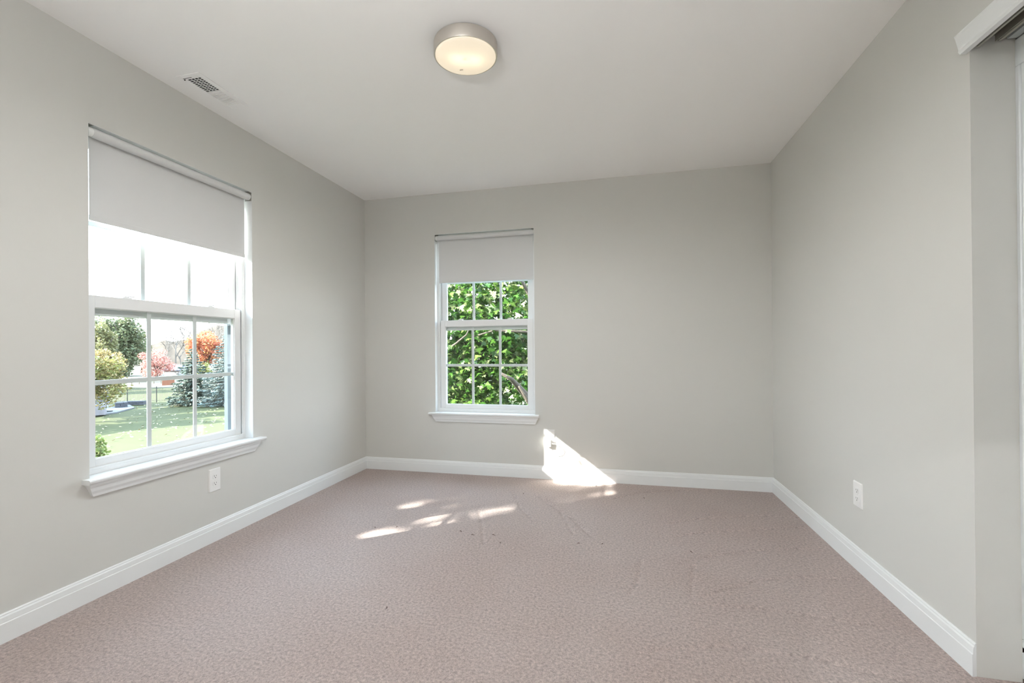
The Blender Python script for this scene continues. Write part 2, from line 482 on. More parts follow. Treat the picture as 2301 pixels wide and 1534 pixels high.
# ------------------------------------------------------------------ ceiling lamp
def flush_light(x, y, z, watts, bulb, label, spread=178):
    root = empty('ceiling_light', (x, y, z))
    tag(root, label, 'ceiling light')
    R, h = .142, .056
    m = MB(); m.lathe([(0.001, 0), (R - .004, 0), (R, -.003), (R, -h + .003), (R - .0015, -h), (R - .006, -h), (R - .0065, -h + .006), (R - .0065, -.006), (0.001, -.006)], (x, y, z), 96)
    drum = m.build('drum', M['nickel'], root)
    for p in drum.data.polygons: p.use_smooth = True
    e = drum.modifiers.new('split', 'EDGE_SPLIT'); e.split_angle = math.radians(35)
    m = MB(); m.lathe([(.1345, -h + .004), (.1345, -h - .001), (.131, -h - .004), (.12, -h - .007), (.09, -h - .0105), (.05, -h - .013), (.02, -h - .0138), (.0005, -h - .014),
                       (.0005, -h - .011), (.05, -h - .010), (.09, -h - .0075), (.12, -h - .004), (.1345, -h + .004)], (x, y, z), 96)
    m.build('lens', M['lens'], root, smooth=True)
    m = MB(); m.box((x - .052, y + .066, z - h - .0135), (x - .036, y + .071, z - h - .0105))
    m.build('lens_dash', M['nickel'], root, bevel=.001)  # small grey dash set on the lens face
    # two small bulbs behind the glass light it up from inside
    for dx in (-.035, .035):
        pl = bpy.data.lights.new('bulb', 'POINT'); pl.energy = bulb; pl.color = (1.0, .84, .62); pl.shadow_soft_size = .0
        po = bpy.data.objects.new('bulb', pl); po.location = (dx, dx * .4, -.022); link(po, root)
    sp = bpy.data.lights.new('lamp_light', 'SPOT'); sp.energy = watts; sp.color = (1.0, 1.0, .99)
    sp.spot_size, sp.spot_blend, sp.shadow_soft_size = math.radians(spread), .6, .0
    so = bpy.data.objects.new('lamp_light', sp); so.location = (0, 0, -.085); link(so, root)
    return root
def lensmat():
    m = bpy.data.materials.new('frosted lamp glass'); m.use_nodes = True
    t = m.node_tree; t.nodes.clear()
    o = t.nodes.new('ShaderNodeOutputMaterial')
    tr = t.nodes.new('ShaderNodeBsdfTranslucent'); tr.inputs[0].default_value = (.95, .93, .88, 1)
    df = t.nodes.new('ShaderNodeBsdfDiffuse'); df.inputs[0].default_value = (.85, .83, .78, 1)
    gl = t.nodes.new('ShaderNodeBsdfGlossy'); gl.inputs['Roughness'].default_value = .25
    m1 = t.nodes.new('ShaderNodeMixShader'); m1.inputs[0].default_value = .35
    m2 = t.nodes.new('ShaderNodeMixShader'); m2.inputs[0].default_value = .04
    t.links.new(tr.outputs[0], m1.inputs[1]); t.links.new(df.outputs[0], m1.inputs[2])
    t.links.new(m1.outputs[0], m2.inputs[1]); t.links.new(gl.outputs[0], m2.inputs[2])
    em = t.nodes.new('ShaderNodeEmission'); em.inputs[0].default_value = (1, .86, .66, 1); em.inputs[1].default_value = .27
    ad = t.nodes.new('ShaderNodeAddShader')
    t.links.new(m2.outputs[0], ad.inputs[0]); t.links.new(em.outputs[0], ad.inputs[1])
    t.links.new(ad.outputs[0], o.inputs[0])
    return m
M['lens'] = lensmat()
flush_light(1.578, 1.965, H, LAMP_W, BULB_W, 'round brushed nickel flush ceiling light with glowing frosted glass')
hall = flush_light(1.6, YR - .85, H, HALL_FILL_W, BULB_W, 'added fill light shaped as a second flush fixture, unseen in the hallway behind the doorway')  # added unseen light, brightens the room from behind the camera

# added uplight in lamp form, unseen behind the camera, to brighten the ceiling
def added_fill_lamp(x, y):
    root = empty('added_fill_lamp', (x, y, 0))
    tag(root, 'added unseen fill lamp, a tall uplight by the doorway opposite the narrow window', 'fill lamp')
    m = MB(); m.lathe([(.001, 0), (.14, 0), (.14, .018), (.12, .028), (.02, .034), (.001, .034)], (x, y, 0), 40); m.build('base', M['nickel'], root)
    m = MB(); m.tube([(x, y, .03), (x, y, 1.42)], .011, 14); m.build('pole', M['nickel'], root, smooth=True)
    m = MB(); m.lathe([(.012, 0), (.05, .015), (.11, .05), (.14, .085), (.135, .085), (.105, .058), (.05, .025), (.012, .012)], (x, y, 1.40), 48); m.build('lamp_shade', M['bracket_white'], root, smooth=True)
    sp = bpy.data.lights.new('uplight', 'SPOT'); sp.energy = FILL_LAMP_W; sp.color = (.985, .995, 1.0)
    sp.spot_size, sp.spot_blend, sp.shadow_soft_size = math.radians(128), .9, .0
    so = bpy.data.objects.new('uplight', sp); so.location = (0, 0, 1.50); so.rotation_euler = (math.pi - .35, 0, 0); link(so, root)
added_fill_lamp(1.70, -.60)

# ------------------------------------------------------------------ ceiling vent
def vent():
    x0, x1, y0, y1 = .113, .251, 1.835, 2.155
    z = H
    root = empty('ceiling_vent', ((x0 + x1) / 2, (y0 + y1) / 2, z))
    tag(root, 'white metal air register in the ceiling, half its louvres open and dark', 'vent')
    gx0, gx1, gy0, gy1 = .142, .222, 1.872, 2.118
    m = MB()
    t = .005
    for a, c in (((x0, y0), (gx0, y1)), ((gx1, y0), (x1, y1)), ((gx0, y0), (gx1, gy0)), ((gx0, gy1), (gx1, y1)), ((gx0, 1.993), (gx1, 2.003))):
        m.box((a[0], a[1], z - t), (c[0], c[1], z - .0003))
    m.build('face_plate', M['vent'], root, bevel=.002)
    MB().box((gx0, gy0, z - .0012), (gx1, 1.993, z - .0006)).build('duct_shade', M['duct'], root)  # thin black sheet stands in for the shade inside the duct
    MB().box((gx0, 2.003, z - .003), (gx1, gy1, z - .0006)).build('damper', M['vent'], root)
    for k in range(9):                                   # open blades, standing up
        y = gy0 + .009 + k * .0128
        m = MB(); m.sweep([(gx0, y, z - .0048), (gx0, y + .0042, z - .0048), (gx0, y + .0068, z - .0014), (gx0, y + .0036, z - .0014)],
                          [(gx1, y, z - .0048), (gx1, y + .0042, z - .0048), (gx1, y + .0068, z - .0014), (gx1, y + .0036, z - .0014)])
        m.build('louvre', M['vent'], root)
    m = MB()
    for k in range(3):
        x = gx0 + .02 * (k + 1)
        m.box((x - .0022, gy0, z - .0022), (x + .0022, 1.993, z - .0014))
    m.build('cross_bars', M['vent'], root)
    for k in range(10):                                  # closed blades, lying flat
        y = 2.005 + k * .0113
        m = MB(); m.sweep([(gx0, y, z - .0072), (gx0, y + .0088, z - .0036), (gx0, y + .0088, z - .0028), (gx0, y, z - .0046)],
                          [(gx1, y, z - .0072), (gx1, y + .0088, z - .0036), (gx1, y + .0088, z - .0028), (gx1, y, z - .0046)])
        m.build('louvre', M['vent'], root)
    m = MB(); m.box((gx0 - .012, gy0 - .0135, z - .0056), (gx0 + .040, gy0 - .0110, z - .0049)); m.box((gx0 - .012, gy0 - .007, z - .0085), (gx0 - .006, gy0 - .003, z - .005)); m.build('lever', M['duct'], root)
    for yy in (y0 + .014, y1 - .014):
        m = MB(); m.lathe([(.0001, -.0062), (.003, -.0058), (.0042, -.005), (.0042, -.004)], ((x0 + x1) / 2, yy, z), 16); m.build('screw', M['vent'], root)
vent()

# ------------------------------------------------------------------ outlets
def outlet(P, u0, u1, z0, z1, label, slotmat):
    """P maps (u, out of the wall, z)"""
    c, zc = (u0 + u1) / 2, (z0 + z1) / 2
    root = empty('wall_outlet', P(c, 0, zc))
    tag(root, label, 'outlet', 'white duplex outlets')
    m = MB(P); m.sweep([(u0, 0, z0), (u1, 0, z0), (u1, 0, z1), (u0, 0, z1)], [(u0 + .004, .0058, z0 + .004), (u1 - .004, .0058, z0 + .004), (u1 - .004, .0058, z1 - .004), (u0 + .004, .0058, z1 - .004)])
    m.build('cover_plate', M['plate'], root, bevel=.001)
    for s in (-1, 1):
        k = zc + s * .0195
        pts = []
        for a in range(40):
            t = 2 * math.pi * a / 40
            pts.append((c + .0170 * math.cos(t), k + max(-.0125, min(.0125, .0170 * math.sin(t)))))
        m = MB(P); m.sweep([(a, .0050, q) for a, q in pts], [(a, .0076, q) for a, q in pts])
        so = m.build('socket', M['plate'], root)
        m = MB(P)
        m.box((c - .0078, .0072, k - .0010), (c - .0056, .0079, k + .0080)); m.box((c + .0056, .0072, k), (c + .0074, .0079, k + .0070))
        m.build('slots', slotmat, so)
        m = MB(P); m.tube([(c, .0072, k - .0068), (c, .0080, k - .0068)], .0027, 16); m.build('ground_hole', slotmat, so)
    m = MB(P); m.tube([(c, .0055, zc), (c, .0068, zc)], .0030, 16); m.build('screw', M['plate'], root)
    return root
M['faint'] = mat('grey slot', (.10, .10, .10), .6)
outlet(lambda u, d, z: Vector((d, u, z)), 2.118, 2.197, .280, .410, 'white duplex outlet on the wall beneath the wide window', M['slot'])
outlet(lambda u, d, z: Vector((W - d, u, z)), 2.512, 2.596, .299, .421, 'white duplex outlet on the long plain wall away from both windows', M['faint'])
outlet(lambda u, d, z: Vector((u, D - d, z)), 1.650, 1.728, .280, .408, 'white duplex outlet in the sun patch with a charger plugged in', M['faint'])
# charger and its cord
root = empty('phone_charger', (1.675, D - .006, .298))
tag(root, 'small white plug-in charger in the sunlit outlet, with a looped cord', 'charger')
MB().box((1.656, D - .036, .270), (1.698, D - .0082, .326)).build('charger_body', M['plate'], root, bevel=.004)
pts = []
for k in range(33):
    t = k / 32
    a = math.pi * (0.62 - 1.75 * t)
    pts.append((1.715 + .048 * math.cos(a) + .01 * t, D - .024 - .010 * math.sin(t * 3.1), .262 + .036 * math.sin(a) - .012 * t))
MB().tube(pts, .0022, 8).build('cord', M['cord'], root, smooth=True)

# ------------------------------------------------------------------ closet in the right wall
root = empty('door_1', (W + .13, 1.2, 0)); struct(root)
X = W + .120
for nm, ya, yb, xx in (('door_panel', .78, 1.815, X), ('door_panel', .02, .86, X + .045)):
    m = MB(); m.box((xx + .006, ya, .012), (xx + .034, yb, 2.048))
    st = .085
    for z0, z1 in ((.012, .096), (.111, .137), (.95, 1.06), (1.962, 2.048)):
        i = (0 if not .137 <= z0 < 1.96 else 1)
        m.box((xx, ya + i * st, z0), (xx + .008, yb - i * st * .2, z1))
    for y0, y1 in ((ya, ya + st), (yb - st * .2, yb)):
        m.box((xx, y0, .137), (xx + .008, y1, 1.962))
    m.build(nm, M['door'], root, bevel=.003)
root = empty('closet_track', (W + .06, 1.0, CZ)); tag(root, 'metal sliding door track with a blackened gap under the white fascia of the closet', 'track')
m = MB()
m.box((W + .004, CY0, 2.070), (W + .116, CY1 - .002, 2.084))  # black plate stands in for the dark hollow between the rails
m.build('void_shade_plate', M['black'], root)
for x0, x1, z0, mt in ((W + .011, W + .018, 2.034, M['steel']), (W + .060, W + .063, 2.044, M['steel']), (W + .020, W + .022, 2.052, M['black']), (W + .066, W + .068, 2.046, M['black']), (W + .092, W + .119, 2.048, M['track'])):
    m = MB(); m.box((x0, CY0, z0), (x1, CY1 - .012, 2.0695)); m.build('track_rail', mt, root)
m = MB(); m.box((W + .064, 1.70, 2.040), (W + .073, 1.792, 2.060)); m.build('roller_bracket', M['steel'], root, bevel=.002)
# fascia with a moulded end
pf = [(0, 2.105), (-.019, 2.105), (-.021, 2.099), (-.019, 2.091), (-.0185, 2.083), (-.0185, 2.048), (-.021, 2.040), (-.018, 2.031), (0, 2.031)]
ends = [.043, .040, .034, .033, .026, .020, .018, .014, .016]
m = MB(); m.sweep([(W + d, CY0 - .05, z) for d, z in pf], [(W + d, CY1 + e, z) for (d, z), e in zip(pf, ends)])
struct(m.build('trim_1', M['trim']))

# ------------------------------------------------------------------ crumbs on the carpet
random.seed(4)
first = None
for k, (x, y) in enumerate([(1.287, 1.747), (1.325, 2.576), (1.409, 2.541), (1.527, 2.567), (1.591, 2.47), (2.013, 2.557), (2.139, 2.579), (2.407, 3.429), (2.596, 2.579), (0.80, 2.522), (0.926, 2.557), (1.547, 3.347), (2.065, 3.649)]):
    m = MB(); a = random.random() * 6.28; L = .009 + .006 * random.random()
    pts = [(x + L * (t - .5) * math.cos(a) * 1.6 + .003 * math.sin(t * 5 + k), y + L * (t - .5) * math.sin(a) * 1.6, .003 + .0035 * math.sin(3.14 * t)) for t in (0, .25, .5, .75, 1)]
    m.tube(pts, [.0005, .0016, .0021, .0015, .0005], 7)
    o = m.build('carpet_crumb', M['lint'], origin=(x, y, 0))
    tag(o, 'tiny dark dry crumb lying on the pink beige carpet', 'crumb', 'dark crumbs on the carpet')


# ------------------------------------------------------------------ outdoors
def at(px, py, depth):
    """the point seen at a pixel of the photograph, DEPTH metres ahead of the camera"""
    return CAM + (FW + RT * ((px - PPX) / F_PX) - UP * ((py - PPY) / F_PX)) * depth
def onground(px, py, z=GROUND):
    d = FW + RT * ((px - PPX) / F_PX) - UP * ((py - PPY) / F_PX)
    return CAM + d * ((z - CAM.z) / d.z)

def npmesh(name, verts, k, mt, parent, loops=None):
    """N polygons of K corners each, from an array of corners (N, K, 3)"""
    n = len(verts)
    me = bpy.data.meshes.new(name)
    me.vertices.add(n * k); me.loops.add(n * k); me.polygons.add(n)
    base = Vector(parent.matrix_basis.translation) if parent else Vector((0, 0, 0))
    me.vertices.foreach_set('co', (verts - np.array(base)).astype(np.float32).reshape(-1))
    me.loops.foreach_set('vertex_index', np.arange(n * k, dtype=np.int32))
    me.polygons.foreach_set('loop_start', np.arange(0, n * k, k, dtype=np.int32))
    me.update(calc_edges=True)
    me.materials.append(mt)
    return link(bpy.data.objects.new(name, me), parent)

LEAF = np.array([(0, -.5), (.32, -.12), (.22, .28), (0, .5), (-.22, .28), (-.32, -.12)])
MAPLE = np.array([(.03, -.62), (.03, -.34), (.40, -.42), (.26, -.20), (.62, -.02), (.52, .08), (.58, .26), (.27, .14), (.30, .34), (.17, .32),
                  (0, .62), (-.17, .32), (-.30, .34), (-.27, .14), (-.58, .26), (-.52, .08), (-.62, -.02), (-.26, -.20), (-.40, -.42), (-.03, -.34), (-.03, -.62)])
def leaves(P, size, rng, shape=LEAF, up=0.35, curl=.12):
    """leaf corners around the points P; normals random with some lean to the sky"""
    n = len(P)
    N = rng.normal(size=(n, 3)); N[:, 2] = np.abs(N[:, 2]) + up
    N /= np.linalg.norm(N, axis=1, keepdims=True)
    A = rng.normal(size=(n, 3)); A -= N * (A * N).sum(1, keepdims=True); A /= np.linalg.norm(A, axis=1, keepdims=True)
    B = np.cross(N, A)
    s = (size * rng.uniform(.65, 1.25, n))[:, None, None]
    k = len(shape)
    X = shape[None, :, 0:1] * s; Y = shape[None, :, 1:2] * s
    Z = -curl * s * (np.abs(shape[None, :, 0:1]) * 2) ** 2
    return P[:, None, :] + X * A[:, None, :] + Y * B[:, None, :] + Z * N[:, None, :]

def crown_points(c, rad, n, rng, lumps=22, lump=.36, shell=.55):
    c, rad = np.array(c), np.array(rad)
    v = rng.normal(size=(lumps, 3)); v /= np.linalg.norm(v, axis=1, keepdims=True)
    L = v * rng.uniform(shell, .86, (lumps, 1))
    idx = rng.integers(0, lumps, n)
    q = rng.normal(size=(n, 3)); q /= np.linalg.norm(q, axis=1, keepdims=True)
    q *= (rng.uniform(0, 1, (n, 1)) ** .45) * lump * rng.uniform(.75, 1.1, (lumps, 1))[idx]
    return c + (L[idx] + q) * rad

def branchwork(base, c, rad, rng, n=9, r0=.16, split=.35):
    """trunk and forking boughs that reach into the crown"""
    m = MB()
    base, c = Vector(base), Vector(c)
    fork = base.lerp(c, split)
    m.tube([base, base.lerp(fork, .5) + Vector((rng.normal() * .05, rng.normal() * .05, 0)), fork, c + Vector((0, 0, rad[2] * .5))], [r0 * 1.25, r0, r0 * .8, r0 * .2], 9)
    for i in range(n):
        t = rng.uniform(.0, .6)
        s = fork.lerp(c, t)
        a = 2 * math.pi * (i + rng.uniform(0, .6)) / n
        e = c + Vector((math.cos(a) * rad[0] * .75, math.sin(a) * rad[1] * .75, rad[2] * rng.uniform(-.3, .7)))
        md = s.lerp(e, .5) + Vector((0, 0, rad[2] * .12))
        m.tube([s, md, e], [r0 * .42, r0 * .25, r0 * .07], 6)
        for j in range(3):
            s2 = md.lerp(e, rng.uniform(0, .7)); e2 = s2 + Vector((rng.normal() * rad[0] * .3, rng.normal() * rad[1] * .3, abs(rng.normal()) * rad[2] * .25))
            m.tube([s2, e2], [r0 * .14, r0 * .04], 5)
    return m

def broadleaf(name, base, c, rad, n, size, cols, label, group=None, seed=1, cat='tree', bark=None, keep=None, r0=.16, shape=LEAF, lumps=22, lump=.36, shell=.55, trans=.35, split=.35, cols_mat=None):
    rng = np.random.default_rng(seed)
    root = empty(name, base)
    tag(root, label, cat, group)
    branchwork(base, c, rad, rng, r0=r0, split=split).build('trunk', bark or M['bark'], root, smooth=True)
    P = crown_points(c, rad, n, rng, lumps, lump, shell)
    if keep is not None: P = P[keep(P, rng)]
    npmesh('foliage', leaves(P, size, rng, shape), len(shape), cols_mat or leafmat(name + ' leaves', cols, trans), root)
    return root

def conifer(name, base, h, r, n, size, cols, label, seed=1, top=1.0, skirt=.03, cat='tree', group=None):
    rng = np.random.default_rng(seed)
    base = Vector(base)
    root = empty(name, base)
    tag(root, label, cat, group)
    pts, out = [], []
    tiers = int(h * 5.0)
    m = MB(); m.tube([base, base + Vector((0, 0, h * .97))], [r * .07, .02], 8)
    for t in range(tiers):
        z = h * (skirt + (1 - skirt) * (t / tiers) ** .92)
        R = r * (1 - z / h) ** .82 * rng.uniform(.9, 1.08) + .05
        nb = max(5, int(12 * R / r + 5))
        for k in range(nb):
            a = 2 * math.pi * (k + rng.uniform(-.3, .3)) / nb + t * 1.1
            L = R * rng.uniform(.75, 1.1)
            d = np.array([math.cos(a), math.sin(a), 0])
            ns = max(5, int(n * L / (tiers * 9 * r)))
            s = rng.uniform(.12, 1, ns) ** .7
            p = np.array(base) + d * (L * s)[:, None]
            side = np.array([-d[1], d[0], 0]) * (rng.uniform(-.5, .5, ns) * L * .42 * (1.15 - s))[:, None]
            p = p + side
            p[:, 2] += z - .26 * L * s ** 1.0 + .14 * L * s ** 3 + rng.normal(0, .02, ns)
            pts.append(p)
            out.append(np.repeat(d[None], ns, 0))
            if t % 2 == 0:
                e = base + Vector((d[0] * L * .9, d[1] * L * .9, z - .12 * L))
                m.tube([base + Vector((0, 0, z)), e], [.022, .008], 4)
    m.build('trunk', M['bark'], root)
    P, O = np.concatenate(pts), np.concatenate(out)
    nn = len(P)
    # sprays lie nearly flat and point outward
    O = O + rng.normal(0, .35, (nn, 3)); O[:, 2] -= .15; O /= np.linalg.norm(O, axis=1, keepdims=True)
    N = rng.normal(0, .45, (nn, 3)); N[:, 2] += 1; N -= O * (N * O).sum(1, keepdims=True); N /= np.linalg.norm(N, axis=1, keepdims=True)
    B = np.cross(N, O)
    sh = np.array([(0, -.5), (.20, -.2), (.16, .3), (0, .6), (-.16, .3), (-.20, -.2)])
    s = (size * rng.uniform(.6, 1.3, nn))[:, None, None]
    V = P[:, None] + sh[None, :, 0:1] * s * B[:, None] + sh[None, :, 1:2] * s * O[:, None]
    npmesh('foliage', V, 6, leafmat(name + ' needles', cols, .12), root)
    return root

# ground, woods on the hills
rg = np.random.default_rng(3)
def terrain(name, corners_fn, nu, nv, mt):
    me = bpy.data.meshes.new(name)
    v = [tuple(corners_fn(i / nu, j / nv)) for i in range(nu + 1) for j in range(nv + 1)]
    f = [(i * (nv + 1) + j, (i + 1) * (nv + 1) + j, (i + 1) * (nv + 1) + j + 1, i * (nv + 1) + j + 1) for i in range(nu) for j in range(nv)]
    me.from_pydata(v, [], f); me.materials.append(mt)
    for p in me.polygons: p.use_smooth = True
    return struct(link(bpy.data.objects.new(name, me)))
def bumps(x, y):
    return .05 * math.sin(x * .23 + 1) * math.cos(y * .19) + .03 * math.sin(x * .6 + y * .4)
terrain('lawn', lambda u, v: (-62 + 110 * u, -50 + 92 * v, GROUND + bumps(-62 + 110 * u, -50 + 92 * v)), 110, 92, M['grass'])
terrain('field', lambda u, v: (-330 + 420 * u, -60 + 400 * v, GROUND - .12 + .0 * u), 40, 40, M['dry_grass'])
def hill(u, v):
    a = math.radians(100 + 75 * u)                       # a broad wooded rise all round the view
    r = 175 + 130 * v
    crest = 11.5 + 4.0 * math.sin(u * 17 + .8) + 2.2 * math.sin(u * 41 + 2) + .7 * math.sin(u * 133) + .35 * math.sin(u * 319 + 1)
    z = GROUND + crest * (math.sin(min(1, v * 2.2) * math.pi / 2) ** .8) + 0
    return (CAM.x + r * math.cos(a), r * math.sin(a), z)
terrain('wooded_hills', hill, 900, 14, M['woods'])

# maple just outside the back window
rng = np.random.default_rng(8)
mp = empty('maple_tree', (-.6, D + 4.2, GROUND))
tag(mp, 'big green maple filling the narrow back window with its lobed leaves', 'tree')
m = MB()
m.tube([(-.6, D + 4.2, GROUND), (-.5, D + 4.1, -1), (-.3, D + 3.9, 1.2), (-.4, D + 3.9, 3.6)], [.22, .18, .13, .04], 12)
m.build('trunk', M['bark'], mp, smooth=True)
def bough(pts, r):
    MB().tube(pts, r, 8).build('branch', M['bark'], mp, smooth=True)
bough([at(1300, 960, 7.2), at(1188, 895, 6.3), at(1150, 852, 6.0), at(1125, 838, 5.9)], [.07, .055, .03, .015])
bough([at(1290, 1010, 6.8), at(1190, 905, 6.2), at(1166, 868, 6.0)], [.05, .035, .012])
bough([at(1260, 800, 7.0), at(1200, 680, 6.4), at(1178, 640, 6.2), at(1150, 590, 6.3)], [.05, .035, .025, .012])
bough([at(980, 800, 6.4), at(1024, 772, 6.1), at(1048, 752, 6.0), at(1056, 735, 6.0)], [.02, .014, .010, .006])
bough([at(1290, 780, 6.9), at(1180, 745, 6.5), at(1110, 742, 6.4), at(1050, 760, 6.5)], [.04, .02, .014, .008])
def ell(c, r, n, sh):
    q = rng.normal(size=(n, 3)); q /= np.linalg.norm(q, axis=1, keepdims=True)
    return np.array(c) + q * (rng.uniform(sh, 1, (n, 1))) * np.array(r)
P = crown_points((.1, D + 3.6, 1.3), (3.1, 1.9, 3.0), 16500, rng, 90, .34, .15)
P = P[P[:, 1] > D + .9]
npmesh('foliage', leaves(P, .094, rng, MAPLE, up=.5, curl=.25), len(MAPLE),
       leafmat('maple leaves', [(.05, .15, .02), (.08, .24, .035), (.13, .33, .05), (.20, .42, .07), (.34, .54, .12), (.85, .92, .50)], .45, .35, .5), mp)

# the tree by the corner of the house that throws the dappled light on the carpet
HOLES = [[(1.723, 0.595), (1.859, 0.591), (1.806, 0.667), (1.747, 0.731), (1.683, 0.685)], [(1.714, 0.899), (1.898, 0.91), (1.842, 1.145), (1.748, 1.138), (1.686, 1.02)],
         [(1.871, 0.685), (1.941, 0.804), (1.849, 0.867), (1.697, 0.875), (1.777, 0.783)], [(2.196, 0.592), (2.394, 0.589), (2.283, 0.703), (2.207, 0.645)],
         [(2.006, 0.807), (2.114, 0.83), (2.095, 0.877), (1.978, 0.885), (1.966, 0.825)], [(2.25, 0.767), (2.288, 0.796), (2.28, 0.83), (2.21, 0.82)]]
def gap(P, rng):
    """True where a leaf may grow: the crown stays open along a few lines through it and above its sloping top"""
    y0 = P[:, 1] - P[:, 0] / 1.231; z0 = P[:, 2] + .74 * P[:, 0]
    top = np.where(y0 < 2.33, 1.235 + (2.33 - y0) * 1.0, 1.235 - (y0 - 2.33) * .2) + rng.uniform(-.05, .0, len(P))
    ok = z0 < top
    for poly in HOLES:
        q = np.array(poly); c = q.mean(0)
        q = c + (q - c) * (1.2 if poly is HOLES[0] else 1.12)
        inside = np.ones(len(P), bool); far = np.full(len(P), 9.)
        area = 0
        for i in range(len(q)):
            a, b2 = q[i], q[(i + 1) % len(q)]
            area += a[0] * b2[1] - a[1] * b2[0]
        sg = 1 if area > 0 else -1
        for i in range(len(q)):
            a, b2 = q[i], q[(i + 1) % len(q)]
            d = b2 - a; L = math.hypot(*d)
            s = sg * (d[0] * (z0 - a[1]) - d[1] * (y0 - a[0])) / L
            inside &= s > -.019
        ok &= ~(inside & (rng.uniform(0, 1, len(P)) > (.07 if poly is HOLES[0] else .10)))
    return ok
t0 = Vector((0, 2.0, .85)) - SUN_DIR * (5.2 / abs(SUN_DIR.x))
broadleaf('linden_tree', (t0.x - .3, t0.y - .3, GROUND), (t0.x, t0.y, t0.z - .15), (1.55, 1.55, 1.35), 15000, .085, [(.10, .20, .05), (.16, .28, .07), (.30, .34, .09)],
          'leafy tree beside the house wall whose shadow dapples the carpet', seed=5, keep=gap, lumps=70, lump=.42, shell=.0, trans=.2)

# trees of the yard, seen through the left window
DENSE = dict(lumps=34, lump=.34, shell=.35)
yel = [(.62, .50, .20), (.72, .58, .26), (.50, .50, .17), (.34, .42, .11), (.78, .62, .36)]
c = at(196, 852, 27)
broadleaf('yellow_maple', (c.x - 2.2, c.y - 1.6, GROUND), c, (1.9, 1.9, 1.75), 7000, .17, yel, 'yellow green leafy tree overhanging the patio at the edge of the wide window', seed=11, **DENSE)
c = at(205, 1012, 15.5)
broadleaf('young_tree', (c.x - .5, c.y - .3, GROUND), c, (.42, .42, .62), 800, .115, [(.30, .44, .10), (.42, .52, .16), (.52, .56, .22)], 'small yellow green treetop poking up at the bottom corner of the wide window', seed=12, r0=.05, **DENSE)
b0 = onground(262, 853)
c = at(258, 778, 80)
broadleaf('evergreen_tree', (c.x, c.y, GROUND), c, (5.0, 5.0, 6.2), 15000, .42, [(.22, .30, .16), (.30, .38, .20), (.42, .48, .26), (.58, .58, .36)], 'tall shaggy green evergreen standing beyond the black fence', seed=13, r0=.35, **DENSE)
c = at(226, 775, 62)
broadleaf('pale_tree', (c.x, c.y, GROUND), c, (2.3, 2.3, 3.2), 4500, .30, [(.46, .48, .22), (.56, .54, .26), (.38, .44, .20)], 'pale olive yellow tree in front of the shaggy evergreen', seed=14, r0=.2, **DENSE)
c = at(232, 812, 52)
broadleaf('golden_tree', (c.x, c.y, GROUND), c, (1.9, 1.9, 1.7), 4500, .22, [(.74, .58, .20), (.80, .66, .34), (.66, .50, .18)], 'golden yellow tree above the patio, below the olive one', seed=15, r0=.15, **DENSE)
c = at(318, 772, 90)
broadleaf('olive_tree', (c.x, c.y, GROUND), c, (1.9, 1.9, 2.6), 2500, .3, [(.42, .44, .14), (.36, .42, .18)], 'slim olive tree between the evergreen and the pink one', seed=16, r0=.15, **DENSE)
c = at(352, 815, 74)
broadleaf('pink_tree', (c.x, c.y, GROUND), c, (2.9, 2.9, 2.6), 3600, .24, [(1.1, .46, .40), (1.2, .62, .52), (1.0, .36, .32), (1.2, .78, .64)], 'airy pinkish red autumn tree left of the blue spruces', seed=17, r0=.16, split=.15, lumps=30, lump=.3, shell=.4)
c = at(463, 783, 56)
broadleaf('orange_tree', (c.x, c.y, GROUND), c, (2.15, 2.15, 2.25), 9000, .20, [(1.35, .40, .22), (1.4, .52, .30), (1.35, .72, .26), (1.15, .28, .18), (1.4, .68, .42)], 'bright orange red autumn tree behind the blue spruces', seed=18, r0=.2, lumps=34, lump=.33, shell=.45)
c = at(458, 838, 52)
broadleaf('low_green_tree', (c.x, c.y, GROUND), c, (.9, .9, 1.5), 1500, .16, [(.30, .38, .08), (.42, .44, .10)], 'narrow olive green bush beneath the orange tree', cat='bush', seed=19, r0=.08, **DENSE)

sp = [(.16, .27, .23), (.23, .34, .29), (.32, .43, .36), (.44, .52, .42), (.52, .56, .44)]
conifer('blue_spruce', onground(432, 909), 4.4, 1.75, 15000, .22, sp, 'blue green spruce nearer the middle bar of the wide window', seed=21, group=None)
conifer('blue_spruce', onground(518, 910), 6.0, 2.5, 19000, .23, [(.22, .33, .31), (.32, .44, .41), (.46, .56, .52), (.58, .64, .58)], 'pale silvery blue spruce, the taller one, half behind the window frame', seed=22)

def bare(px, py_base, depth, h, seed, label):
    rng = random.Random(seed)
    c = at(px, py_base, depth); base = Vector((c.x, c.y, GROUND))
    m = MB()
    def grow(p, d, L, r, k):
        q = p + d * L
        mid = p.lerp(q, .5) + Vector((rng.uniform(-1, 1), rng.uniform(-1, 1), rng.uniform(-.3, .3))) * L * .05
        m.tube([p, mid, q], [r, r * .85, r * .68], 5, cap=False)
        if k == 0: return
        for i in range(3 if k > 1 else 4):
            a = rng.uniform(0, 6.28); w = rng.uniform(.35, .75)
            e = d.orthogonal().normalized(); f = d.cross(e)
            nd = (d * math.cos(w) + (e * math.cos(a) + f * math.sin(a)) * math.sin(w) + Vector((0, 0, .12))).normalized()
            grow(p.lerp(q, rng.uniform(.75, 1)), nd, L * rng.uniform(.6, .8), r * .6, k - 1)
    grow(base, Vector((0, 0, 1)), h * .38, h * .016, 5)
    root = empty('bare_tree', base); tag(root, label, 'tree', 'bare trees before the hills')
    m.build('trunk', M['pale_bark'], root)
bare(395, 850, 84, 9.5, 1, 'leafless tree with a straight dark trunk between the pink tree and the spruces')
bare(404, 850, 92, 8.5, 2, 'thin leafless tree just behind the straight leafless trunk')
